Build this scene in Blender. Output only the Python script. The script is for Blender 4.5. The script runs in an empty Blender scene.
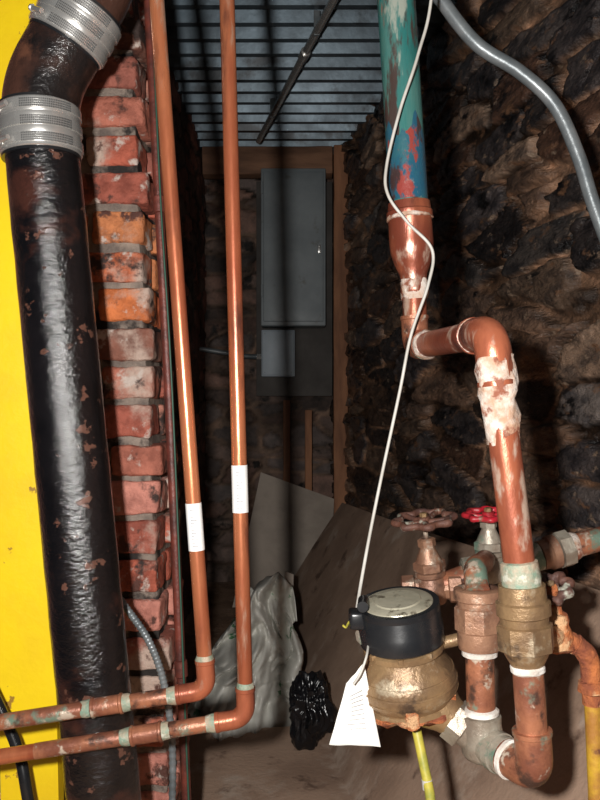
import bpy, bmesh, math, random
import numpy as np
from mathutils import Vector, noise, Matrix
random.seed(7); np.random.seed(7)
V=Vector
scene=bpy.context.scene
COL=scene.collection
try:
    scene.view_settings.view_transform='Standard'
except Exception as e: print(e)

# ------------------------------------------------------------------ materials
def mat(name,c1,c2=None,scale=8,rough=.5,metal=0.0,bump=.2,bscale=None,patches=(),stretch=(1,1,1),spec=.5,attr=None,coat=0,rvar=.1,contrast=.2,bd=.003):
    m=bpy.data.materials.new(name); m.use_nodes=True
    nt=m.node_tree; N=nt.nodes; L=nt.links
    b=N['Principled BSDF']
    tc=N.new('ShaderNodeTexCoord'); mp=N.new('ShaderNodeMapping'); mp.inputs['Scale'].default_value=stretch
    L.new(tc.outputs['Object'],mp.inputs['Vector'])
    def noi(s,det=6,off=0):
        n=N.new('ShaderNodeTexNoise'); n.inputs['Scale'].default_value=s; n.inputs['Detail'].default_value=det
        n.inputs['Roughness'].default_value=.62
        if off:
            m2=N.new('ShaderNodeMapping'); m2.inputs['Location'].default_value=(off,off*1.7,off*.6)
            L.new(mp.outputs[0],m2.inputs['Vector']); L.new(m2.outputs[0],n.inputs['Vector'])
        else: L.new(mp.outputs[0],n.inputs['Vector'])
        return n
    def mix(fac,a,bb,mode='MIX'):
        x=N.new('ShaderNodeMix'); x.data_type='RGBA'; x.blend_type=mode
        if isinstance(fac,float): x.inputs[0].default_value=fac
        else: L.new(fac,x.inputs[0])
        for i,v in ((6,a),(7,bb)):
            if isinstance(v,tuple): x.inputs[i].default_value=(*v[:3],1)
            else: L.new(v,x.inputs[i])
        return x.outputs[2]
    def ramp(src,lo,hi):
        r=N.new('ShaderNodeMapRange'); r.inputs[1].default_value=lo; r.inputs[2].default_value=hi; r.interpolation_type='SMOOTHSTEP'
        L.new(src,r.inputs[0]); return r.outputs[0]
    n1=noi(scale)
    f=ramp(n1.outputs[0],.5-contrast,.5+contrast)
    c=mix(f,c1,c2 or c1)
    if attr:
        a=N.new('ShaderNodeAttribute'); a.attribute_name=attr
        c=mix(1.0,a.outputs['Color'],c,'MULTIPLY')
    for i,(pc,ps,lo,hi) in enumerate(patches):
        n=noi(ps,8,3.1+i*5.3); c=mix(ramp(n.outputs[0],lo,hi),c,pc)
    L.new(c,b.inputs['Base Color'])
    b.inputs['Metallic'].default_value=metal
    b.inputs['Specular IOR Level'].default_value=spec
    b.inputs['Coat Weight'].default_value=coat
    b.inputs['Coat Roughness'].default_value=.12
    r=N.new('ShaderNodeMapRange'); r.inputs[3].default_value=max(.03,rough-rvar); r.inputs[4].default_value=min(1,rough+rvar)
    L.new(n1.outputs[0],r.inputs[0]); L.new(r.outputs[0],b.inputs['Roughness'])
    if bump:
        nb=noi(bscale or scale*6,8,1.3)
        bp=N.new('ShaderNodeBump'); bp.inputs['Strength'].default_value=bump; bp.inputs['Distance'].default_value=bd
        L.new(nb.outputs[0],bp.inputs['Height']); L.new(bp.outputs[0],b.inputs['Normal'])
        L.new(bp.outputs[0],b.inputs['Coat Normal'])
    return m

M={}
M['copper']=mat('copper_oxidised',(.58,.20,.09),(.34,.088,.042),11,.29,.5,.25,60,[((.13,.045,.03),15,.52,.66),((.54,.36,.26),24,.56,.68)],(1,1,.2),contrast=.14)
M['copper_drop']=mat('copper_weathered',(.46,.14,.07),(.22,.055,.032),13,.31,.4,.35,70,[((.08,.030,.025),15,.52,.66),((.56,.41,.32),24,.57,.67)],(1,1,.35),contrast=.14)
M['copper_old']=mat('copper_corroded',(.40,.16,.085),(.21,.075,.045),20,.38,.3,.5,80,[((.17,.25,.19),20,.55,.65),((.075,.04,.03),24,.54,.66),((.52,.43,.34),32,.58,.66)],contrast=.14)
M['verdigris']=mat('verdigris_joint',(.42,.33,.24),(.19,.28,.21),45,.6,.1,.6,140,[((.52,.52,.43),60,.54,.64)],contrast=.14)
M['crust']=mat('white_scale_on_copper',(.64,.57,.51),(.44,.27,.18),40,.8,.05,1,130,[((.24,.08,.045),34,.51,.61)],contrast=.14)
M['teal']=mat('painted_riser',(.02,.15,.14),(.07,.18,.16),11,.34,.05,.5,90,[((.24,.10,.065),13,.54,.59),((.30,.33,.28),17,.58,.64),((.06,.04,.035),26,.55,.62)],(1.4,1.4,.3),coat=.3,contrast=.13)
M['bluered']=mat('blue_red_paint',(.015,.09,.15),(.03,.12,.14),18,.33,.05,.5,90,[((.28,.05,.04),22,.56,.60),((.32,.31,.26),30,.61,.67),((.05,.03,.03),26,.56,.62)],(1,1,.5),coat=.3,contrast=.13)
M['brass']=mat('aged_bronze',(.33,.21,.105),(.18,.11,.06),16,.38,.4,.5,110,[((.44,.36,.25),26,.57,.71),((.07,.045,.03),22,.54,.69)],contrast=.16,rvar=.05)
M['brassred']=mat('red_brass',(.36,.195,.12),(.21,.105,.07),20,.40,.35,.5,110,[((.46,.39,.31),28,.56,.70),((.08,.045,.035),24,.54,.69)],contrast=.16,rvar=.05)
M['nickel']=mat('dull_plated_brass',(.42,.38,.31),(.25,.20,.155),22,.36,.4,.5,110,[((.16,.25,.19),26,.55,.67)],contrast=.16,rvar=.05)
M['rust']=mat('orange_rust',(.50,.155,.045),(.22,.06,.028),35,.85,.0,1,120,[((.60,.36,.19),30,.55,.66)],bd=.006,contrast=.15)
M['iron']=mat('black_cast_iron',(.0032,.0032,.0040),(.007,.006,.007),12,.17,0,.9,85,[((.050,.018,.013),5.2,.555,.66),((.11,.05,.035),26,.612,.65)],(1,1,1.3),.6,coat=.5,bd=.0026,rvar=.07)
M['ironrust']=mat('rusty_cast_iron',(.06,.027,.019),(.010,.008,.008),9,.22,0,.8,75,[((.12,.05,.03),12,.55,.68)],(1,1,1),.5,coat=.35,bd=.0025,contrast=.13)
M['steel']=mat('stainless_band',(.72,.71,.68),(.58,.57,.55),30,.27,.75,.05,200)
M['steeldark']=mat('steel_slot',(.20,.20,.20),(.12,.12,.12),30,.4,.6,0)
M['brick']=mat('old_brick',(1.15,1.0,.93),(.62,.50,.46),22,.72,0,1,100,[((.54,.40,.33),6,.53,.66),((.60,.50,.44),22,.56,.65),((.045,.028,.024),8,.555,.62),((.10,.04,.03),17,.56,.64)],attr='Col',spec=.4,bd=.006,contrast=.16)
M['mortar']=mat('mortar',(.36,.29,.24),(.15,.12,.105),20,.95,0,1,120,[((.035,.03,.028),8,.51,.59)],spec=.2,bd=.006)
M['stone']=mat('rubble_stone',(1.35,1.22,1.12),(.45,.44,.46),13,.33,0,1.0,55,[((.011,.010,.011),6.5,.56,.66),((.24,.125,.07),11,.57,.68),((.34,.24,.17),17,.60,.68)],attr='Col',spec=.6,stretch=(1,1,2.2),bd=.010,contrast=.14)
M['stoned']=mat('dark_masonry',(1.1,1.0,.95),(.5,.5,.5),13,.7,0,1.0,50,[((.02,.016,.014),6,.55,.66)],attr='Col',spec=.4,bd=.008)
M['yellow']=mat('yellow_paint',(.95,.68,.01),(.86,.57,.01),7,.4,0,.3,50,[((.36,.20,.03),12,.67,.685)])
M['rustpipe']=mat('rusty_steel_pipe',(.20,.045,.03),(.07,.022,.018),25,.45,.1,.5,100)
M['deck']=mat('galvanised_deck',(.115,.16,.195),(.06,.085,.105),5,.38,.35,.2,40,[((.02,.025,.03),3.5,.53,.64)],contrast=.13)
M['wood']=mat('old_timber',(.44,.20,.10),(.20,.09,.05),9,.8,0,.8,50,stretch=(1,1,.2),contrast=.15)
M['woodx']=mat('old_timber_header',(.34,.175,.10),(.15,.075,.045),9,.8,0,.8,50,stretch=(.2,1,1),contrast=.15)
M['greybox']=mat('grey_enamel',(.26,.295,.31),(.20,.23,.245),6,.5,.0,.1,40,[((.15,.15,.14),10,.60,.72)])
M['bluebox']=mat('light_grey_enamel',(.42,.48,.54),(.36,.42,.46),8,.5,.0,.1,40)
M['panel']=mat('dark_backboard',(.10,.09,.082),(.065,.058,.053),6,.8,0,.2,40)
M['board']=mat('dusty_board',(.48,.325,.235),(.32,.21,.15),4,.85,0,.6,90,[((.54,.42,.335),6,.55,.72),((.17,.105,.075),9,.58,.70)],spec=.3,contrast=.17)
M['greyboard']=mat('grey_plank',(.50,.42,.35),(.36,.30,.25),5,.85,0,.4,70)
M['dirt']=mat('dirt_floor',(.38,.24,.16),(.22,.135,.09),7,.95,0,1,60,[((.44,.32,.235),14,.56,.70)],spec=.2,bd=.01,contrast=.15)
M['plastic']=mat('dusty_plastic_sheet',(.68,.67,.61),(.46,.445,.40),6,.32,0,.2,40,[((.10,.24,.12),8,.615,.63)])
M['bag']=mat('black_bag',(.006,.006,.007),(.01,.01,.012),9,.25,0,.2,40)
M['blk']=mat('black_plastic',(.010,.011,.013),(.016,.016,.017),20,.28,0,.05,80)
M['lid']=mat('meter_lid',(.50,.47,.36),(.36,.335,.25),20,.33,.4,.2,120,[((.12,.10,.07),34,.57,.66)],contrast=.15)
M['white']=mat('white_wire',(.60,.58,.54),(.42,.40,.36),20,.45,0,0)
M['paper']=mat('paper_tag',(.85,.84,.80),(.75,.73,.68),10,.8,0,.05,50)
M['sticker']=mat('label',(.82,.82,.80),(.7,.7,.7),30,.5,0,0)
M['ink']=mat('label_ink',(.28,.28,.30),None,30,.6,0,0)
M['ptfe']=mat('white_joint_compound',(.78,.76,.72),(.50,.44,.38),40,.6,0,.6,150)
M['grey']=mat('grey_cable',(.23,.25,.26),(.12,.14,.15),14,.36,.3,.3,60,contrast=.15)
M['redpaint']=mat('red_wheel_paint',(.50,.012,.03),(.20,.02,.02),30,.4,0,.4,90,[((.2,.10,.07),30,.54,.62)])
M['wheelrust']=mat('corroded_wheel',(.16,.065,.04),(.07,.035,.03),30,.6,.1,.8,100,[((.34,.34,.28),30,.54,.62)])
M['yelgrn']=mat('yellow_rod',(.50,.42,.06),(.24,.25,.04),25,.5,0,.1,60,contrast=.15)
M['green']=mat('green_wire',(.03,.09,.06),None,20,.5,0,0)
M['yelrust']=mat('yellow_painted_pipe',(.66,.42,.03),(.36,.16,.03),16,.55,.1,.5,80,[((.14,.05,.03),14,.54,.62)],contrast=.13)

# ------------------------------------------------------------------ helpers
def group(name):
    e=bpy.data.objects.new(name,None); COL.objects.link(e); e.empty_display_size=.05; return e
def finish(bm,name,m,parent=None,smooth=True,ang=38,doubles=True):
    if doubles: bmesh.ops.remove_doubles(bm,verts=bm.verts,dist=1e-6)
    bmesh.ops.recalc_face_normals(bm,faces=bm.faces)
    if smooth:
        for f in bm.faces: f.smooth=True
        a=math.radians(ang)
        for e in bm.edges:
            if len(e.link_faces)==2 and e.calc_face_angle(0)>a: e.smooth=False
    me=bpy.data.meshes.new(name); bm.to_mesh(me); bm.free()
    if isinstance(m,str): m=M[m]
    me.materials.append(m)
    o=bpy.data.objects.new(name,me); COL.objects.link(o)
    if parent: o.parent=parent
    return o
def fr(axis):
    z=V(axis).normalized(); h=V((0,0,1)) if abs(z.z)<.9 else V((0,-1,0))
    x=h.cross(z).normalized(); return x,z.cross(x),z
def lathe(name,p0,axis,prof,m,parent=None,seg=36,ang=38,wob=0):
    p0=V(p0); x,y,z=fr(axis); bm=bmesh.new(); rings=[]
    for t,r in prof:
        ring=[]
        for i in range(seg):
            a=2*math.pi*i/seg
            p=p0+z*t+(x*math.cos(a)+y*math.sin(a))*max(r,1e-4)
            if wob: p=p+(p-p0-z*t).normalized()*noise.noise(p*90)*wob+z*noise.noise(p*60+V((9,0,0)))*wob*.8
            ring.append(bm.verts.new(p))
        rings.append(ring)
    for a,b in zip(rings,rings[1:]):
        for i in range(seg): bm.faces.new((a[i],a[(i+1)%seg],b[(i+1)%seg],b[i]))
    bm.faces.new(rings[0][::-1]); bm.faces.new(rings[-1])
    return finish(bm,name,m,parent,ang=ang,doubles=False)
def sweep(name,pts,r,m,parent=None,seg=20,rfun=None):
    pts=[V(p) for p in pts]; n=len(pts); bm=bmesh.new(); rings=[]
    T=[(pts[min(i+1,n-1)]-pts[max(i-1,0)]).normalized() for i in range(n)]
    x,y,z=fr(T[0]); 
    for i in range(n):
        x=(x-T[i]*x.dot(T[i])).normalized(); y=T[i].cross(x)
        rr=r[i] if isinstance(r,(list,tuple)) else r
        if rfun: rr=rfun(i/(n-1),rr)
        rings.append([bm.verts.new(pts[i]+(x*math.cos(2*math.pi*k/seg)+y*math.sin(2*math.pi*k/seg))*rr) for k in range(seg)])
    for a,b in zip(rings,rings[1:]):
        for i in range(seg): bm.faces.new((a[i],a[(i+1)%seg],b[(i+1)%seg],b[i]))
    bm.faces.new(rings[0][::-1]); bm.faces.new(rings[-1])
    return finish(bm,name,m,parent,doubles=False,ang=50)
def fillet(pts,rad,n=10):
    pts=[V(p) for p in pts]; out=[pts[0]]
    for i in range(1,len(pts)-1):
        a,b,c=pts[i-1],pts[i],pts[i+1]
        d1=(a-b); d2=(c-b); R=min(rad,d1.length*.49,d2.length*.49)
        s=b+d1.normalized()*R; e=b+d2.normalized()*R
        for k in range(n+1):
            t=k/n; out.append(s*(1-t)**2+b*2*t*(1-t)+e*t*t)
    out.append(pts[-1]); return out
def cat(pts,n=10):
    P=[V(p) for p in pts]; P=[P[0]*2-P[1]]+P+[P[-1]*2-P[-2]]; out=[]
    for i in range(1,len(P)-2):
        a,b,c,d=P[i-1:i+3]
        for k in range(n):
            t=k/n; out.append(.5*((2*b)+(c-a)*t+(2*a-5*b+4*c-d)*t*t+(3*b-a-3*c+d)*t**3))
    out.append(P[-2]); return out
def sleeve(name,a,b,r,m,parent,lip=.0015,ends=.004):
    a=V(a);b=V(b);L=(b-a).length
    return lathe(name,a,b-a,[(0,r*.86),(0,r),(ends*.3,r+lip),(ends,r+lip),(ends*1.4,r),(L-ends*1.4,r),(L-ends,r+lip),(L-ends*.3,r+lip),(L,r),(L,r*.86)],m,parent)
def elbow(name,c,a,b,la,lb,r,m,parent,rad=.02):
    c=V(c); A=c+(V(a)-c).normalized()*la; B=c+(V(b)-c).normalized()*lb
    pts=fillet([A,c,B],rad,10)
    o=sweep(name,pts,r,m,parent,24)
    for q,p,s in ((A,c,'a'),(B,c,'b')):
        d=(p-q).normalized()
        lathe(name+'_lip_'+s,q-d*.001,d,[(0,r*.9),(0,r*1.07),(.005,r*1.07),(.006,r)],m,parent,24)
    return o
def rbox(bm,lo,hi,step=.05,rad=.004,amp=.0,fq=8,xf=None):
    """rounded, slightly uneven box added to bm; returns verts"""
    lo=V(lo);hi=V(hi);vs=[];n=[max(2,int(round((hi[i]-lo[i])/step))) for i in range(3)]
    def coords(i):
        a,b=lo[i],hi[i]; r=min(rad,(b-a)*.45)
        c=[a,a+r*.3,a+r]+[a+r+(b-a-2*r)*k/n[i] for k in range(1,n[i])]+[b-r,b-r*.3,b]
        return c
    C=[coords(i) for i in range(3)]
    cache={}
    def vert(p):
        k=tuple(round(q,6) for q in p)
        if k in cache: return cache[k]
        q=V(p); inner=V([min(max(q[i],lo[i]+min(rad,(hi[i]-lo[i])*.45)),hi[i]-min(rad,(hi[i]-lo[i])*.45)) for i in range(3)])
        d=q-inner
        if d.length>1e-9: q=inner+d.normalized()*min(rad,d.length) if sum(abs(t)>1e-9 for t in d)>1 else q
        if amp:
            q=q+noise.noise_vector(q*fq)*amp+noise.noise_vector(q*fq*4)*amp*.4
        if xf: q=xf(q)
        v=bm.verts.new(q); cache[k]=v; vs.append(v); return v
    for ax in range(3):
        u,w=(ax+1)%3,(ax+2)%3
        for side in (lo[ax],hi[ax]):
            for i in range(len(C[u])-1):
                for j in range(len(C[w])-1):
                    q=[]
                    for a,b in ((i,j),(i+1,j),(i+1,j+1),(i,j+1)):
                        p=[0,0,0]; p[ax]=side; p[u]=C[u][a]; p[w]=C[w][b]; q.append(vert(p))
                    try: bm.faces.new(q)
                    except ValueError: pass
    return vs
def box(name,lo,hi,m,parent=None,**k):
    bm=bmesh.new(); rbox(bm,lo,hi,**k); return finish(bm,name,m,parent,doubles=False,ang=50)
def slab(name,c,th,m,parent=None,n=24,amp=.006,fq=3):
    c=[V(q) for q in c]; nrm=(c[1]-c[0]).cross(c[3]-c[0]).normalized(); bm=bmesh.new(); g=[[],[]]
    for s in (0,1):
        for i in range(n+1):
            row=[]
            for j in range(n+1):
                u,v=i/n,j/n
                p=c[0]*(1-u)*(1-v)+c[1]*u*(1-v)+c[2]*u*v+c[3]*(1-u)*v
                p=p+nrm*(noise.noise(p*fq)*amp+s*th); row.append(bm.verts.new(p))
            g[s].append(row)
    for s in (0,1):
        for i in range(n):
            for j in range(n): bm.faces.new((g[s][i][j],g[s][i+1][j],g[s][i+1][j+1],g[s][i][j+1]))
    for k in range(n):
        for a,b in (((k,0),(k+1,0)),((k,n),(k+1,n)),((0,k),(0,k+1)),((n,k),(n,k+1))):
            bm.faces.new((g[0][a[0]][a[1]],g[0][b[0]][b[1]],g[1][b[0]][b[1]],g[1][a[0]][a[1]]))
    return finish(bm,name,m,parent,doubles=False,ang=50)

def rubble(name,p0,p1,H,step,sw,sh,amp,pal,mort,seed,m,nsign=1,edge=.13,layer=0):
    """relief-modelled rubble masonry between p0 and p1 (floor points)"""
    rs=np.random.RandomState(seed); p0=np.array(p0,float);p1=np.array(p1,float)
    d=p1-p0; L=np.linalg.norm(d); d/=L; nrm=np.array([-d[1],d[0],0])*nsign
    nu=int(L/step);nv=int(H/step)
    U,W=np.meshgrid(np.linspace(0,L,nu+1),np.linspace(0,H,nv+1),indexing='ij')
    u=U.ravel();w=W.ravel()
    wob=np.array([noise.noise_vector(V((a*3,b*5,seed))) for a,b in zip(u,w)])
    fin=np.array([noise.noise(V((a*22,b*50,seed+3)))*.5+noise.noise(V((a*7,b*16,seed+9))) for a,b in zip(u,w)])
    uu=u/sw+wob[:,0]*.45; ww=w/sh+wob[:,1]*.75
    seeds=[]
    for j in range(-1,int(H/sh)+2):
        x=-1+rs.rand()
        while x<L/sw+1:
            seeds.append((x,j+.5+rs.uniform(-.36,.36))); x+=rs.uniform(.4,1.8)
    S=np.array(seeds); F1=np.zeros(len(u));F2=F1.copy();I=np.zeros(len(u),int)
    for a in range(0,len(u),8000):
        dx=np.abs(uu[a:a+8000,None]-S[None,:,0]);dy=np.abs(ww[a:a+8000,None]-S[None,:,1])
        D=(dx**4+dy**4)**(1/4)
        ix=np.argpartition(D,1,axis=1)[:,:2]; v=np.take_along_axis(D,ix,1)
        o=np.argsort(v,axis=1); v=np.take_along_axis(v,o,1); ix=np.take_along_axis(ix,o,1)
        F1[a:a+8000]=v[:,0];F2[a:a+8000]=v[:,1];I[a:a+8000]=ix[:,0]
    raw=F2-F1-.08+fin*.14
    e=np.clip(raw/edge,0,1); e=e*e*(3-2*e)
    off=rs.uniform(-.6,.7,len(S))[I]; tx=rs.uniform(-.6,.6,len(S))[I]; tz=rs.uniform(-.6,.6,len(S))[I]
    h=amp*(e*(1+off+tx*(uu-S[I,0])+tz*(ww-S[I,1]))+fin*.22*(.5+e))
    if layer:
        ly=w*42+wob[:,2]*5+rs.uniform(0,9,len(S))[I]+fin*.9; fr_=ly-np.floor(ly)
        ids=(np.floor(ly).astype(int)*7+I*13)%97; stp=rs.uniform(-1,1,97)[ids]
        h+=e*layer*(stp-np.clip((fr_-.8)/.2,0,1)*1.2)
    P=p0[None]+u[:,None]*d[None]+h[:,None]*nrm[None]; P[:,2]+=w
    pal=np.array(pal); c=pal[rs.randint(0,len(pal),len(S))]*rs.uniform(.4,1.35,(len(S),1))
    k=np.clip(e*1.5-.15,0,1)[:,None]; mfac=np.clip(.75+wob[:,2:3]*1.9,.10,1.5)
    cc=c[I]*k+np.array(mort)[None]*(1-k)*mfac*(1+fin[:,None]*.5)
    crev=np.exp(-((raw-.02)/.05)**2)[:,None]*np.clip(.55+wob[:,0:1]*1.2,0,.9)   # near-black crevice colour along the edge of each stone
    cc=cc*(1-crev)+np.array((.02,.015,.012))[None]*crev
    me=bpy.data.meshes.new(name)
    idx=np.arange((nu+1)*(nv+1)).reshape(nu+1,nv+1)
    q=np.stack([idx[:-1,:-1],idx[1:,:-1],idx[1:,1:],idx[:-1,1:]],-1).reshape(-1,4)
    if nsign>0: q=q[:,::-1]
    me.from_pydata(P.tolist(),[],q.tolist())
    at=me.color_attributes.new('Col','FLOAT_COLOR','POINT')
    at.data.foreach_set('color',np.concatenate([np.clip(cc,0,1),np.ones((len(cc),1))],1).astype(np.float32).ravel())
    me.polygons.foreach_set('use_smooth',[True]*len(me.polygons))
    me.materials.append(M[m]); o=bpy.data.objects.new(name,me); COL.objects.link(o); return o

# ------------------------------------------------------------------ room shell
STP=[(.17,.12,.095),(.25,.165,.12),(.105,.095,.10),(.33,.24,.18),(.18,.165,.16),(.12,.07,.05),(.065,.058,.060),(.10,.09,.09)]
rubble('wall_right',(1.02,0,0),(.18,4.2,0),2.25,.0075,.30,.092,.020,STP,(.42,.26,.17),3,'stone',1,.09,.0036)
rubble('wall_back',(.4,4.2,0),(-.7,4.2,0),2.25,.013,.24,.09,.02,[(.22,.16,.135),(.17,.14,.13),(.27,.17,.135)],(.24,.165,.12),5,'stoned',1)
rubble('wall_left',(-.5,4.2,0),(-.5,1.72,0),2.25,.012,.21,.075,.009,[(.30,.125,.09),(.22,.10,.075),(.17,.11,.09)],(.14,.11,.095),8,'stoned',1)

# brick pier / front brick wall, real bricks
def lean(z): return -.313+(1.7-z)*.0487
bm=bmesh.new(); lay=bm.verts.layers.float_color.new('Col')
pal=[(.48,.14,.09),(.56,.20,.13),(.38,.12,.085),(.53,.26,.20),(.46,.18,.13),(.34,.13,.10)]
for wy in (0,1):
    y0=1.5+wy*.108
    for k in range(30):
        z=.073*k+.004
        rr=lean(z)+random.uniform(-.010,.010)
        x=rr; first=True
        while x>-.95:
            w=.2 if not(first and (k+wy)%2) else .095
            dy=random.uniform(-.004,.003)
            c=list(random.choice(pal))
            if 1.05<z<1.27: c=random.choice([[.66,.22,.075],[.62,.26,.11],[.60,.18,.08]])
            if z<.85 and random.random()<.5: c=[.60,.28,.23]
            if random.random()<.10: c=[.24,.11,.08]
            vs=rbox(bm,(x-w,y0+dy,z),(x,y0+.096+dy,z+.060+random.uniform(-.003,.003)),step=.012,rad=.007,amp=.0048,fq=24)
            for v in vs: v[lay]=(*c,1)
            x-=w+.011; first=False
finish(bm,'wall_front_brick','brick',None,doubles=False,ang=60)
bm=bmesh.new()
rbox(bm,(-.97,1.5085,0),(-.323,1.70,2.2),step=.02,rad=.003,amp=.005,fq=30,xf=lambda q:V((q.x+(1.7-q.z)*.0487 if q.x>-.6 else q.x,q.y,q.z)))
o=finish(bm,'trim_mortar_bed','mortar',None,doubles=False)
# floor
bm=bmesh.new(); n=90
g=[[bm.verts.new((-1.2+2.4*i/n,-.3+4.6*j/n,(noise.noise(V((i*.12,j*.2,2)))*.012+noise.noise(V((i*.5,j*.9,5)))*.006-.012))) for j in range(n+1)] for i in range(n+1)]
for i in range(n):
    for j in range(n): bm.faces.new((g[i][j],g[i+1][j],g[i+1][j+1],g[i][j+1]))
finish(bm,'floor','dirt',None,doubles=False)
# corrugated steel deck ceiling (ribs along X)
bm=bmesh.new(); prof=[]; y=-.3; p=.118
while y<4.3:
    prof+= [(y,2.2),(y+.026,2.2),(y+.040,2.255),(y+.100,2.255)]; y+=p
va=[bm.verts.new((-1.2,a,b)) for a,b in prof]; vb=[bm.verts.new((1.1,a,b)) for a,b in prof]
for i in range(len(prof)-1): bm.faces.new((va[i],vb[i],vb[i+1],va[i+1]))
finish(bm,'ceiling','deck',None,ang=20,doubles=False)

# ------------------------------------------------------------------ back of the room
box('ceiling_header_beam',(-.48,3.92,2.06),(.16,4.02,2.195),'woodx',step=.06,rad=.006,amp=.004)
box('timber_post',(.165,3.9,0),(.235,3.98,2.195),'wood',step=.06,rad=.006,amp=.004)
g1=group('timber_stud'); box('stud',(-.085,4.02,0),(-.05,4.1,.95),'wood',g1,rad=.004,amp=.003)
g1=group('timber_stud.001'); box('stud',(.025,4.02,0),(.06,4.1,.9),'wood',g1,rad=.004,amp=.003)
box('equipment_backboard',(-.22,4.03,.97),(.163,4.17,2.05),'panel',rad=.002)
eb=group('electrical_panel_box')
box('case',(-.19,3.88,1.31),(.125,4.03,2.075),'greybox',eb,rad=.006)
box('door',(-.178,3.87,1.33),(.113,3.882,2.055),'greybox',eb,rad=.004)
box('latch',(.085,3.858,1.66),(.10,3.872,1.70),'steel',eb,rad=.002)
for zz in (1.45,1.95): lathe('hinge',(-.184,3.874,zz),(0,0,1),[(0,.006),(.06,.006)],'greybox',eb,12)
jb=group('junction_box')
box('case',(-.19,3.93,1.065),(-.025,4.03,1.295),'bluebox',jb,rad=.005)
box('cover',(-.184,3.922,1.072),(-.031,3.932,1.288),'bluebox',jb,rad=.003)
for a in (-.172,-.043):
    for b in (1.085,1.275): lathe('screw',(a,3.923,b),(0,-1,0),[(0,.003),(.003,.002)],'greybox',jb,10)
cd=group('wall_conduit')
sweep('tube',fillet([(-.49,3.9,1.20),(-.26,3.95,1.165),(-.19,3.97,1.165)],.05),.012,'grey',cd)
lathe('connector',(-.215,3.965,1.165),(1,.1,0),[(0,.017),(.025,.017)],'steel',cd,8)
cp=group('ceiling_conduit')
sweep('tube',[(.115,2.30,2.135),(-.19,3.66,2.135)],.013,'steel',cp)
sweep('run_on',[(.115,2.30,2.135),(.30,1.47,2.135)],.013,'steel',cp)
lathe('coupling',(.02,2.72,2.135),(-.305,1.36,0),[(0,.017),(.05,.017)],'steel',cp,16)
for t in (.2,.75):
    a=V((.115,2.30,2.135)).lerp(V((-.19,3.66,2.135)),t); box('strap',a-V((.010,.006,.014)),a+V((.010,.006,.066)),'grey',cp,rad=.002)

# leaning boards / debris
slab('leaning_plywood_board',[(.194,3.45,.50),(-.115,3.45,.014),(.22,1.1,.014),(.66,1.12,.60)],.014,'board',n=40,amp=.02,fq=1.5)
slab('grey_plank',[(-.19,3.88,.60),(.165,3.88,.47),(.13,3.55,.03),(-.30,3.55,.03)],.022,'greyboard',n=10,amp=.004)
slab('floor_plank',[(-.30,1.45,.015),(.17,1.50,.02),(.06,2.25,.02),(-.36,2.2,.015)],.02,'board',n=14,amp=.008,fq=3)
# crumpled plastic sheet
bm=bmesh.new(); n=90; g=[]
for i in range(n+1):
    row=[]
    for j in range(n+1):
        u,v=i/n,j/n
        w=.085+.105*(1-v)
        x=-.185+(u-.5)*2*w+.09*v+.04*noise.noise(V((u*3,v*3,1)))
        z=.385*v**.85*(1-.34*(abs(u-.5)*1.7)**2)+.014
        y=2.42-.20*math.sin(math.pi*u)*(1-v)+.10*v
        q=V((u*2.8,v*2.4,3.3)); r=abs(noise.noise(q))+.5*abs(noise.noise(q*2.1))+.2*abs(noise.noise(q*4.7+V((3,0,0))))
        y-=.17*r; z=max(.006,z+.06*noise.noise(q*1.6)*v)
        row.append(bm.verts.new((x,y,z)))
    g.append(row)
for i in range(n):
    for j in range(n): bm.faces.new((g[i][j],g[i+1][j],g[i+1][j+1],g[i][j+1]))
o=finish(bm,'crumpled_plastic_sheet','plastic',None,doubles=False,ang=70)
md=o.modifiers.new('s','SOLIDIFY'); md.thickness=.002
# black bag
bm=bmesh.new(); bmesh.ops.create_icosphere(bm,subdivisions=6,radius=1)
for v in bm.verts:
    d=v.co.copy(); r=1+.42*noise.noise(d*1.2+V((4,0,1)))-.36*abs(noise.noise(d*2.2))-.12*abs(noise.noise(d*5))
    v.co=V((.028+d.x*.064*r,2.12+d.y*.06*r,max(.036,.126+d.z*.100*r)))
finish(bm,'black_plastic_bag','bag',None,doubles=False,ang=80)
slab('wood_offcut',[(-.065,2.72,.0),(-.03,2.72,.0),(-.022,2.76,.35),(-.052,2.76,.36)],.015,'greyboard',n=6,amp=.002)

# ------------------------------------------------------------------ yellow plank
slab('yellow_painted_plank',[(-.545,1.37,2.19),(-.450,1.37,2.19),(-.402,1.35,0),(-.50,1.35,0)],.03,'yellow',n=20,amp=.003)

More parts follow.
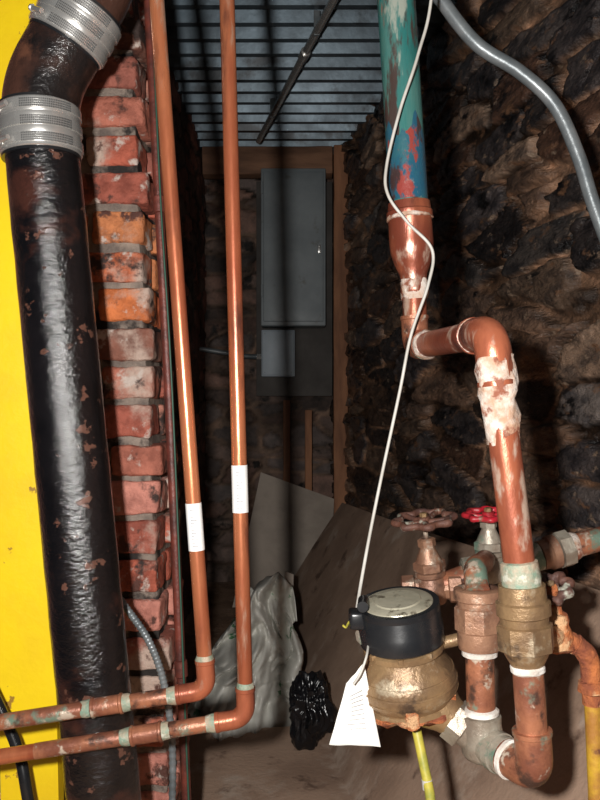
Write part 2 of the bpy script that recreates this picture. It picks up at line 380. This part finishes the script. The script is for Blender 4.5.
# ------------------------------------------------------------------ cast iron drain
dr=group('cast_iron_drain_pipe')
y=1.205
top=[(-.292,y,2.2),(-.292,y,1.60),(-.342,y,1.505),(-.372,y,1.452)]
sweep('upper_pipe',fillet(top[:3]+[(-.352,y,1.488)],.05,12),.0545,'ironrust',dr,40)
bend=fillet([(-.345,y,1.50),(-.388,y,1.425),(-.3925,y,1.35)],.07,16)
sweep('bend',bend,.0565,'ironrust',dr,40)
a=V((-.3925,y,1.37)); b=V((-.262,y,0.0))
seg=[a.lerp(b,i/60) for i in range(61)]
sweep('stack',seg,.0545,'iron',dr,48,rfun=lambda t,r:r+.0012*noise.noise(V((t*30,0,0))))
lathe('floor_hub',(-.2675,y,.06),(.095,0,-1),[(0,.056),(.004,.068),(.03,.07),(.06,.066)],'iron',dr,40)
def clamp(c,axis,L,name):
    g2=group(name); ax=V(axis).normalized(); c=V(c); s=c-ax*L/2
    R=.0585
    lathe('rubber_gasket',s-ax*.004,ax,[(0,.055),(0,R-.001),(L+.008,R-.001),(L+.008,.055)],'blk',g2,48)
    pr=[(0,R-.001),(0,R)]
    for k in range(7):
        t0=L*k/7; pr+=[(t0+L*.02,R+.0016),(t0+L*.115,R+.0016),(t0+L*.13,R+.0008)]
    pr+=[(L,R),(L,R-.001)]
    lathe('shield',s,ax,pr,'steel',g2,64,ang=25)
    x,yy,z=fr(ax)
    for bi,t in enumerate((.16,.5,.84)):
        o=s+ax*L*t
        lathe('band_%d'%bi,o-ax*.006,ax,[(0,R+.0015),(0,R+.0035),(.012,R+.0035),(.012,R+.0015)],'steel',g2,64,ang=25)
        bm=bmesh.new()
        for row in (-1.5,-.5,.5,1.5):
            for k in range(30):
                an=math.atan2((V((.35,-1,0)).dot(yy)),V((.35,-1,0)).dot(x))+(k-11)*.042
                rad=x*math.cos(an)+yy*math.sin(an); tg=ax.cross(rad).normalized()
                cc=o+rad*(R+.0037)+ax*row*.0034
                vs=[bm.verts.new(cc+tg*i*.0008+ax*j*.0011+rad*kk*.0005) for i in(-1,1) for j in(-1,1) for kk in(-1,1)]
                for f in ((0,1,3,2),(4,6,7,5),(0,4,5,1),(2,3,7,6),(0,2,6,4),(1,5,7,3)): bm.faces.new([vs[q] for q in f])
        finish(bm,'worm_slots_%d'%bi,'steeldark',g2,smooth=False)
    for bi,t in enumerate((.16,.84)):
        o=s+ax*L*t; rad=(V((-.75,-1,0))-ax*V((-.75,-1,0)).dot(ax)).normalized(); tg=ax.cross(rad).normalized()
        lathe('worm_screw_%d'%bi,o+rad*(R+.008)-tg*.014,tg,[(0,.003),(.003,.0055),(.006,.0055),(.007,.004),(.03,.004)],'steel',g2,8)
clamp((-.338,y,1.512),(.5,0,.85),.062,'pipe_coupling_clamp')
clamp((-.3915,y,1.352),(-.06,0,1),.072,'pipe_coupling_clamp')

# ------------------------------------------------------------------ copper risers
def riser(name,topx,ztop,cx,cz,lx,lz,zl,yy=1.12):
    g2=group(name); r=.0107
    A=V((topx,yy,ztop));C=V((cx,yy,cz));B=V((lx,yy-.01,lz)); d=(B-C).normalized()
    sweep('tube',fillet([A,C,B],.03,12),r,'copper',g2,24)
    elbow('elbow',C,A,B,.042,.042,.0132,'copper_drop',g2,.03)
    up=(A-C).normalized()
    lathe('solder_joint_up',C+up*.040,up,[(0,.0128),(.004,.0132),(.010,.0112)],'verdigris',g2,20,wob=.0015)
    lathe('solder_joint_side',C+d*.040,d,[(0,.0128),(.006,.0132),(.016,.0112)],'verdigris',g2,20,wob=.0015)
    p=C+d*.118
    sleeve('coupling',p,p+d*.045,.0128,'copper_old',g2)
    lathe('coupling_joint',p-d*.012,d,[(0,.011),(.005,.0122),(.013,.0122)],'verdigris',g2,20,wob=.0015)
    lathe('coupling_joint_b',p+d*.045,d,[(0,.0122),(.007,.0122),(.014,.011)],'verdigris',g2,20,wob=.0015)
    lathe('tarnished_length',p+d*.058,d,[(0,r),(.002,r+.0004),(.12,r+.0004),(.121,r)],'copper_old',g2,24)
    lathe('tarnished_length_b',C+d*.056,d,[(0,r),(.002,r+.0004),(.052,r+.0004),(.053,r)],'copper_old',g2,24)
    def atz(z): return C+(A-C)*((z-C.z)/(A.z-C.z))
    p,q=atz(zl[0]),atz(zl[1])
    lathe('printed_label',q,p-q,[(0,r),(0,r+.0007),((p-q).length,r+.0007),((p-q).length,r)],'sticker',g2,24)
    for k in range(12):
        zz=zl[1]+(zl[0]-zl[1])*(.10+.068*k); a=atz(zz); 
        bm=bmesh.new()
        nn=6; w=[.9,.6,1.0,.5,.8,.7][k%6]; vs=[]
        for i in range(nn+1):
            an=math.radians(-110+42*w*i/nn)
            for h in (0,.0012): vs.append(bm.verts.new(a+V((math.cos(an),math.sin(an),0))*(r+.0011)+V((0,0,h))))
        for i in range(nn): bm.faces.new((vs[2*i],vs[2*i+2],vs[2*i+3],vs[2*i+1]))
        finish(bm,'label_print_%d'%k,'ink',g2,smooth=False)
    return g2
riser('copper_water_pipe',-.251,2.2,-.1302,.544,-.80,.443,(.806,.740))
riser('copper_water_pipe',-.1204,2.2,-.0756,.505,-.80,.394,(.859,.793))
rp=group('rusty_steel_pipe')
sweep('tube',[(-.312,1.45,2.2),(-.275,1.45,1.676),(-.237,1.45,.95),(-.207,1.45,.26),(-.197,1.45,0)],.0088,'rustpipe',rp,16)
for p in ((-.2565,1.45,1.32),(-.2165,1.45,.48)): lathe('coupling',p,(.055,0,-1),[(0,.009),(.002,.012),(.03,.012),(.032,.009)],'rustpipe',rp,16)
sweep('green_ground_wire',cat([(-.300,1.437,2.2),(-.268,1.437,1.676),(-.250,1.437,1.3),(-.229,1.437,.95),(-.203,1.437,.3),(-.19,1.437,0)]),.0018,'green',None,8)
# armored cable
def ribs(t,r): return r*(1+.12*math.sin(t*520))
sweep('armored_cable',[p for p in cat([(-.40,1.31,.72),(-.33,1.31,.665),(-.285,1.31,.61),(-.245,1.31,.55),(-.222,1.32,.47),(-.212,1.33,.36),(-.215,1.33,.2),(-.22,1.33,.006)],40)],.006,'grey',None,10,ribs)
# grey flexible conduit upper right
sweep('grey_flexible_conduit',cat([(.14,1.3,2.2),(.16,1.3,1.85),(.20,1.3,1.655),(.2356,1.3,1.592),(.289,1.3,1.527),(.3575,1.3,1.483),(.414,1.3,1.429),(.4518,1.3,1.348),(.4745,1.3,1.275),(.504,1.3,1.194),(.56,1.33,1.08),(.64,1.38,.98),(.735,1.42,.92)],10),.0112,'grey',None,20)

# ------------------------------------------------------------------ main riser
mr=group('main_water_riser')
A=V((.1035,1.2,2.2)); B=V((.1635,1.2,1.2425)); d=(B-A).normalized()
sweep('painted_pipe',[A.lerp(B,i/20) for i in range(21)],.0285,'teal',mr,40)
a=A.lerp(B,.88)
# blue paint coat with a ragged upper edge
bm=bmesh.new(); x_,y_,z_=fr(d); rows=[]
for k in range(14):
    ring=[]
    for i in range(48):
        an=2*math.pi*i/48; t=.110*k/13
        if k<4: t+=(1-k/4)*.030*noise.noise(V((math.cos(an)*1.6,math.sin(an)*1.6,2)))+(1-k/4)*.012*noise.noise(V((math.cos(an)*5,math.sin(an)*5,2)))
        ring.append(bm.verts.new(a+z_*t+(x_*math.cos(an)+y_*math.sin(an))*.0288))
    rows.append(ring)
for r0,r1 in zip(rows,rows[1:]):
    for i in range(48): bm.faces.new((r0[i],r0[(i+1)%48],r1[(i+1)%48],r1[i]))
finish(bm,'blue_paint_coat','bluered',mr,doubles=False)
pr=[(0,.0285),(0,.0315),(.012,.0325),(.014,.0345),(.022,.0345),(.026,.0325),(.06,.033),(.075,.032),(.092,.027),(.108,.0205),(.118,.0195),(.128,.0205),(.134,.0205),(.138,.018)]
lathe('reducing_coupling',B-d*.003,d,pr,'copper_drop',mr,40)
lathe('solder_ring',B+d*.017,d,[(0,.0340),(.002,.0352),(.005,.0350),(.006,.0325)],'crust',mr,32,wob=.003)
lathe('reducer_lower_scale',B+d*.112,d,[(0,.0200),(.004,.0208),(.02,.0210),(.03,.0190)],'crust',mr,32,wob=.003)
C=V((.1735,1.2,1.030)); E=V((.2195,.92,1.0275)); F=V((.2545,.92,.742))
sweep('small_pipe_run',fillet([B+d*.12,C,E,F],.035,12),.0180,'copper_drop',mr,32)
elbow('street_elbow',C,B,E,.045,.045,.0200,'copper_old',mr,.03)
elbow('drop_elbow',E,C,F,.055,.06,.0212,'copper_drop',mr,.04)
dn=(F-E).normalized()
lathe('white_scale_patch',E+dn*.028,dn,[(0,.0208),(.004,.0220),(.015,.0223),(.03,.0224),(.042,.0216),(.05,.0196),(.07,.0192),(.085,.0186),(.1,.0176)],'crust',mr,40,wob=.005)
hd=(E-C).normalized()
lathe('horizontal_scale',C+hd*.046,hd,[(0,.0185),(.003,.0208),(.008,.0208),(.014,.0180)],'crust',mr,28,wob=.002)
lathe('horizontal_scale_b',E-hd*.062,hd,[(0,.0180),(.006,.0215),(.012,.0215),(.014,.0190)],'crust',mr,28,wob=.002)
# lower end of the drop : verdigris ferrule, union, pipe, elbow
lathe('verdigris_ferrule',F-dn*.024,dn,[(0,.0178),(.002,.0212),(.02,.0226),(.03,.0226)],'verdigris',mr,32,wob=.001)
G=V((.2705,.92,.52)); d2=(G-F).normalized()
lathe('union_body',F+d2*.004,d2,[(0,.018),(0,.0265),(.018,.0275),(.02,.031),(.034,.031),(.036,.028),(.05,.027)],'brass',mr,40)
lathe('union_nut',F+d2*.048,d2,[(0,.028),(.002,.0325),(.030,.0325),(.032,.028)],'brass',mr,8,ang=20)
lathe('union_tail',F+d2*.078,d2,[(0,.028),(.008,.024),(.016,.020),(.02,.018)],'brass',mr,32)
lathe('ptfe_ring',F+d2*.096,d2,[(0,.0182),(.002,.0200),(.007,.0200),(.009,.0182)],'ptfe',mr,28,wob=.001)
T=V((.2275,1.0,.522))
sweep('lower_pipe',fillet([F+d2*.09,G,T],.03,10),.0175,'copper_old',mr,28)
elbow('bottom_elbow',G,F,T,.05,.045,.0212,'copper_old',mr,.03)
td=(T-G).normalized()
lathe('ring',G+td*.045,td,[(0,.018),(.002,.0230),(.010,.0230),(.012,.018)],'nickel',mr,28)
lathe('ptfe_ring_b',G+td*.036,td,[(0,.0205),(.002,.0236),(.007,.0236),(.009,.0205)],'ptfe',mr,28,wob=.001)

# ------------------------------------------------------------------ meter yoke: tee, vertical pipe, brass block
yk=group('meter_outlet_pipe')
U=V((.2222,1.0,.712)); ud=(U-T).normalized()
lathe('tee_body',T-ud*.022,ud,[(0,.015),(.004,.022),(.010,.0255),(.04,.0255),(.045,.0245),(.056,.0245),(.058,.019)],'nickel',yk,32)
lathe('tee_branch',T,td*-1,[(0,.022),(.022,.0225),(.024,.0245),(.034,.0245),(.035,.018)],'nickel',yk,32)
lathe('ptfe_ring',T+ud*.035,ud,[(0,.019),(.002,.0225),(.006,.0225),(.009,.018)],'ptfe',yk,28,wob=.001)
sweep('tube',[T,U],.0178,'copper_old',yk,28)
lathe('ptfe_ring_top',T+ud*.108,ud,[(0,.018),(.002,.0222),(.007,.0222),(.009,.019)],'ptfe',yk,28,wob=.001)
lathe('union_lower',T+ud*.116,ud,[(0,.020),(.002,.0255),(.010,.027),(.024,.027),(.026,.024)],'brassred',yk,40)
lathe('union_hex',T+ud*.140,ud,[(0,.025),(.002,.030),(.030,.030),(.032,.026)],'brassred',yk,8,ang=20)
lathe('union_top',T+ud*.170,ud,[(0,.026),(.004,.0265),(.008,.0265),(.010,.030),(.022,.030),(.024,.026),(.024,.0205),(.018,.020)],'brassred',yk,40)
sweep('link_pipe',cat([U,(.226,1.03,.732),(.25,1.10,.725),(.275,1.19,.712),(.285,1.24,.70)],8),.015,'copper_old',yk,20)

# ------------------------------------------------------------------ water meter
wm=group('water_meter')
top_=V((.1255,1.025,.6900)); bot=V((.146,1.048,.5315)); md_=(bot-top_).normalized()
R=.053
lathe('register_housing',top_+md_*.004,md_,[(0,.048),(.0,R-.002),(.003,R),(.022,R),(.024,R+.0015),(.045,R+.0015),(.048,R-.003),(.052,.046)],'blk',wm,64)
lathe('register_lid',top_-md_*.004,md_,[(0,.020),(0,.040),(.002,.0445),(.004,.0455),(.010,.0465)],'lid',wm,64)
lathe('lid_raised_disc',top_-md_*.0055,md_,[(0,.012),(0,.029),(.002,.031)],'lid',wm,48)
x,yv,z=fr(md_)
lathe('lid_rim',top_-md_*.001,md_,[(0,.0462),(0,.0525),(.004,.053),(.008,.053)],'blk',wm,64)
hp=top_-md_*.002+V((-.047,-.012,0)); lathe('lid_hinge',hp-V((0,.016,0)),(.1,1,0),[(0,.007),(.034,.007)],'blk',wm,16)
box('wire_port',tuple(top_+V((-.063,-.02,-.03))),tuple(top_+V((-.042,.012,-.008))),'blk',wm,rad=.004)
c=top_+md_*.052
lathe('bronze_body_upper',c,md_,[(0,.047),(.003,.052),(.010,.052),(.012,.047),(.022,.050),(.030,.058),(.044,.064),(.060,.065),(.070,.062),(.074,.058)],'brass',wm,64)
lathe('bottom_flange',c+md_*.072,md_,[(0,.055),(.002,.060),(.008,.061),(.010,.055),(.02,.045),(.022,.03)],'brass',wm,48,wob=.001)
lathe('rusty_bottom_plate',c+md_*.078,md_,[(0,.040),(0,.056),(.003,.061),(.008,.060),(.014,.050),(.018,.04)],'rust',wm,60,wob=.008)
for k in range(8):
    a=2*math.pi*k/8+.2; p=c+md_*.006+(x*math.cos(a)+yv*math.sin(a))*.049
    lathe('seal_bolt_%d'%k,p-md_*.006,md_,[(0,.004),(0,.005),(.006,.005)],'brass',wm,6,ang=20)
for k in range(6):
    a=2*math.pi*k/6+.6; p=c+md_*.074+(x*math.cos(a)+yv*math.sin(a))*.057
    lathe('flange_bolt_%d'%k,p-md_*.010,md_,[(0,.006),(0,.009),(.022,.009),(.024,.006)],'rust',wm,10,ang=30,wob=.0025)
for k in range(3):
    lathe('cast_rib_%d'%k,c+md_*(.036+.012*k),md_,[(0,.055),(.0005,[.0620,.0655,.0657][k]),(.003,[.0630,.0660,.0650][k]),(.0035,.055)],'brass',wm,64)
# outlet port to tee
pc=V((.150,1.035,.578)); pd=(T-pc).normalized()
lathe('outlet_spud',pc,pd,[(0,.035),(.035,.033),(.050,.026),(.058,.024)],'brass',wm,32)
lathe('outlet_nut',pc+pd*.056,pd,[(0,.022),(.001,.0275),(.020,.0275),(.022,.024)],'nickel',wm,6,ang=20)
lathe('outlet_tail',pc+pd*.076,pd,[(0,.023),(.002,.0215),((T-pc).length-.07,.0205)],'nickel',wm,28)
# inlet port, rear
ic=V((.150,1.06,.585)); idr=V((.045,.19,.065)).normalized()
lathe('inlet_spud',ic,idr,[(0,.034),(.04,.03),(.055,.024)],'brass',wm,28)
lathe('inlet_nut',ic+idr*.055,idr,[(0,.022),(.001,.027),(.02,.027),(.022,.022)],'nickel',wm,6,ang=20)
sweep('inlet_pipe',[ic+idr*.06,V((.200,1.25,.650))],.016,'copper_old',wm,20)
lathe('side_boss',V((.088,1.03,.648)),(-.8,-.6,.1),[(0,.012),(.012,.012),(.013,.009)],'nickel',wm,8,ang=20)
lathe('side_drain_plug',V((.195,1.03,.64)),(1,-.3,.35),[(-.02,.008),(.018,.008),(.019,.011),(.026,.011)],'brass',wm,10)

# ------------------------------------------------------------------ valves
def wheel(g2,c,ax,Rw,rw,m,n=5,ph=0,sc=.08):
    x,yv,z=fr(ax); c=V(c)
    N=60
    bm=bmesh.new(); rings=[]
    for i in range(N):
        a=2*math.pi*i/N; rr=Rw*(1+sc*math.cos(a*8+ph)); o=c+(x*math.cos(a)+yv*math.sin(a))*rr; rad=(x*math.cos(a)+yv*math.sin(a))
        rings.append([bm.verts.new(o+(rad*math.cos(2*math.pi*k/10)+z*math.sin(2*math.pi*k/10))*rw*(1+.25*noise.noise(o*150))) for k in range(10)])
    for i in range(N):
        for k in range(10): bm.faces.new((rings[i][k],rings[(i+1)%N][k],rings[(i+1)%N][(k+1)%10],rings[i][(k+1)%10]))
    finish(bm,'wheel_rim',m,g2,doubles=False,ang=80)
    for k in range(n):
        a=2*math.pi*k/n+ph; dd=x*math.cos(a)+yv*math.sin(a)
        sweep('wheel_spoke_%d'%k,[c+z*.0-dd*.002-z*.004,c+dd*Rw*.5-z*.003,c+dd*Rw*.97],[rw*.95,rw*.8,rw*.8],m,g2,8)
    lathe('wheel_hub',c-z*.009,z,[(0,.007),(.002,.0095),(.013,.0095),(.014,.007)],m,g2,16)
    lathe('stem_nut',c+z*.004,z,[(0,.006),(.006,.006),(.007,.004)],'brass',g2,6,ang=20)
def gate(name,body,ax,along,hw,Rw,m,mb,rw=.0045,ph=0,sc=1.0):
    g2=group(name); b=V(body); ax=V(ax).normalized(); al=V(along).normalized()
    h=hw
    lathe('body',b-ax*.022*sc,ax,[(0,.012*sc),(.004,.019*sc),(.018*sc,.0235*sc),(.030*sc,.0225*sc),(.040*sc,.0185*sc),(.043*sc,.0215*sc),(.049*sc,.0215*sc),(.05*sc,.018*sc)],mb,g2,32)
    lathe('bonnet_hex',b+ax*.028*sc,ax,[(0,.018*sc),(.001,.0225*sc),(.012*sc,.0225*sc),(.014*sc,.018*sc)],mb,g2,6,ang=20)
    lathe('bonnet',b+ax*.041*sc,ax,[(0,.0185*sc),(.008*sc,.015*sc),(.018*sc,.0105*sc),(.022*sc,.0105*sc)],mb,g2,24)
    lathe('packing_nut',b+ax*.061*sc,ax,[(0,.010*sc),(.001,.0125*sc),(.011*sc,.0125*sc),(.013*sc,.009*sc)],mb,g2,6,ang=20)
    lathe('stem',b+ax*.06*sc,ax,[(0,.004),(h-.06*sc,.004)],mb,g2,12)
    for s_ in (-1,1):
        lathe('port_%d'%(s_+1),b,al*s_,[(0,.016*sc),(.022*sc,.017*sc),(.024*sc,.0215*sc),(.040*sc,.0215*sc),(.042*sc,.017*sc)],mb,g2,8,ang=20)
    wheel(g2,b+ax*h,ax,Rw,rw,m,5,ph,.12)
    return g2
gate('gate_valve',(.206,1.25,.655),(-.13,-.12,1),(.95,-.1,.10),.112,.042,'wheelrust','brassred',.0055,.3,1.12)
gate('gate_valve',(.297,1.25,.688),(-.06,-.10,1),(.95,0,.16),.085,.033,'redpaint','nickel',.0048,.9,1.05)
sp=group('supply_pipe')
sweep('tube',[(.206,1.25,.655),(.297,1.25,.688),(.40,1.255,.712),(.53,1.27,.745),(.78,1.30,.80)],.0185,'copper_old',sp,24)
pa=V((.375,1.253,.706)); pdn=V((.13,.015,.033)).normalized()
lathe('union_left',pa,pdn,[(0,.017),(.001,.023),(.014,.0235),(.016,.0265),(.028,.0265),(.030,.022)],'brassred',sp,32)
lathe('union_nut',pa+pdn*.030,pdn,[(0,.02),(.001,.029),(.02,.029),(.022,.021)],'nickel',sp,8,ang=20)
lathe('joint_scale',pa+pdn*.052,pdn,[(0,.0235),(.006,.0225),(.012,.0190)],'crust',sp,24,wob=.002)
lathe('joint_scale_b',pa-pdn*.03,pdn,[(0,.019),(.006,.0215),(.03,.0218)],'verdigris',sp,24,wob=.002)
# stop valve and branch on the right
rb=group('rusty_branch_pipe')
path=[(.262,.93,.675),(.325,1.0,.655),(.362,1.0,.635),(.371,1.0,.46),(.375,1.0,0)]
sweep('arm',fillet(path[:3]+[(.366,1.0,.57)],.025,8),.0125,'rust',rb,20,rfun=lambda t,r:r*(1+.16*noise.noise(V((t*20,3,1)))))
sweep('drop',[(.3655,1.0,.585),(.371,1.0,.46),(.375,1.0,0)],.0105,'yelrust',rb,20)
lathe('elbow_collar',(.3645,1.0,.60),(.04,0,-1),[(0,.012),(.002,.0165),(.014,.0165),(.016,.012)],'rust',rb,24,wob=.003)
lathe('valve_body',(.325,.995,.635),(-.1,.1,1),[(0,.008),(.004,.016),(.02,.018),(.034,.014),(.04,.015),(.048,.015),(.05,.009),(.075,.0075)],'rust',rb,24,wob=.0035)
wheel(rb,(.316,1.003,.713),(-.5,-.45,1),.021,.0065,'wheelrust',4,.2,.14)
wheel_boss=lathe('wheel_boss',(.316,1.003,.703),(-.5,-.45,1),[(0,.006),(.003,.012),(.014,.011),(.017,.006)],'rust',rb,14,wob=.003)

# ------------------------------------------------------------------ wires, tag, rod
sweep('white_meter_wire',cat([(.17,1.152,2.19),(.195,1.15,1.75),(.1898,1.15,1.539),(.1696,1.15,1.446),(.1438,1.15,1.367),(.125,1.155,1.288),(.1265,1.15,1.245),(.155,1.15,1.205),(.1898,1.15,1.166),(.184,1.15,1.115),(.1596,1.15,1.0434),(.1438,1.15,.9644),(.1179,1.14,.8494),(.0980,1.12,.7631),(.083,1.09,.70),(.074,1.05,.672),(.070,1.03,.671)],12),.0023,'white',None,10)
sweep('tag_string',cat([(.088,1.02,.645),(.082,.985,.635),(.074,.98,.615),(.066,.985,.60)],8),.0016,'white',None,8)
sweep('yellow_wire_pigtail',cat([(.070,1.03,.671),(.062,1.02,.666),(.058,1.01,.663),(.054,1.008,.666)],8),.0014,'yelgrn',None,6)
slabm=group('paper_tag')
bm=bmesh.new(); n=16; c4=[V((.080,1.0,.622)),(V((.100,.985,.520))),V((.036,.99,.524)),V((.058,1.0,.596))]
g=[]
for i in range(n+1):
    row=[]
    for j in range(n+1):
        u,v=i/n,j/n; p=c4[0]*(1-u)*(1-v)+c4[1]*u*(1-v)+c4[2]*u*v+c4[3]*(1-u)*v
        p.y+=.012*math.sin(u*2.6)*math.cos(v*1.8)-.004*noise.noise(V((u*3,v*3,0))); row.append(bm.verts.new(p))
    g.append(row)
for i in range(n):
    for j in range(n): bm.faces.new((g[i][j],g[i+1][j],g[i+1][j+1],g[i][j+1]))
o=finish(bm,'card','paper',slabm,doubles=False,ang=80); m_=o.modifiers.new('s','SOLIDIFY'); m_.thickness=.0006
for k in range(9):
    u=.30+.06*k; a=c4[0].lerp(c4[1],u); b=c4[3].lerp(c4[2],u)
    off=V((0,.012*math.sin(u*2.6)*.75-.0025,0)); sweep('print_line_%d'%k,[a.lerp(b,.25)+off,a.lerp(b,.5)+off-V((0,.0008,0)),a.lerp(b,.8-.1*(k%3))+off-V((0,.002,0))],.0004,'ink',slabm,6)
yr=group('yellow_rod')
sweep('rod',[(.150,1.03,.525),(.162,1.0,.46),(.215,.98,0)],.0062,'yelgrn',yr,16)
lathe('white_tape',(.1595,1.006,.473),(.10,-.05,-1),[(0,.006),(0,.0068),(.012,.0068),(.012,.006)],'white',yr,16)
sweep('wall_cable',cat([(-.50,1.28,.50),(-.45,1.27,.40),(-.43,1.26,.33),(-.415,1.27,.2),(-.41,1.28,.006)],10),.009,'blk',None,12)

# ------------------------------------------------------------------ lights, camera
def light(name,kind,loc,energy,**k):
    l=bpy.data.lights.new(name,kind); l.energy=energy
    for a,b in k.items(): setattr(l,a,b)
    o=bpy.data.objects.new(name,l); o.location=loc; COL.objects.link(o); return o
light('camera_flash','POINT',(-.10,-.02,1.0),100,shadow_soft_size=.018,color=(1,.97,.93))
w=bpy.data.worlds.new('World'); scene.world=w; w.use_nodes=True
w.node_tree.nodes['Background'].inputs[0].default_value=(.6,.6,.66,1)
w.node_tree.nodes['Background'].inputs[1].default_value=.03
cam=bpy.data.cameras.new('camera'); co=bpy.data.objects.new('camera',cam); COL.objects.link(co)
cam.sensor_fit='VERTICAL'; cam.sensor_height=24; cam.lens=24; cam.clip_start=.02
co.location=(0,0,.95); co.rotation_euler=(math.radians(90),0,0)
scene.camera=co
print('faces',sum(len(m.polygons) for m in bpy.data.meshes))
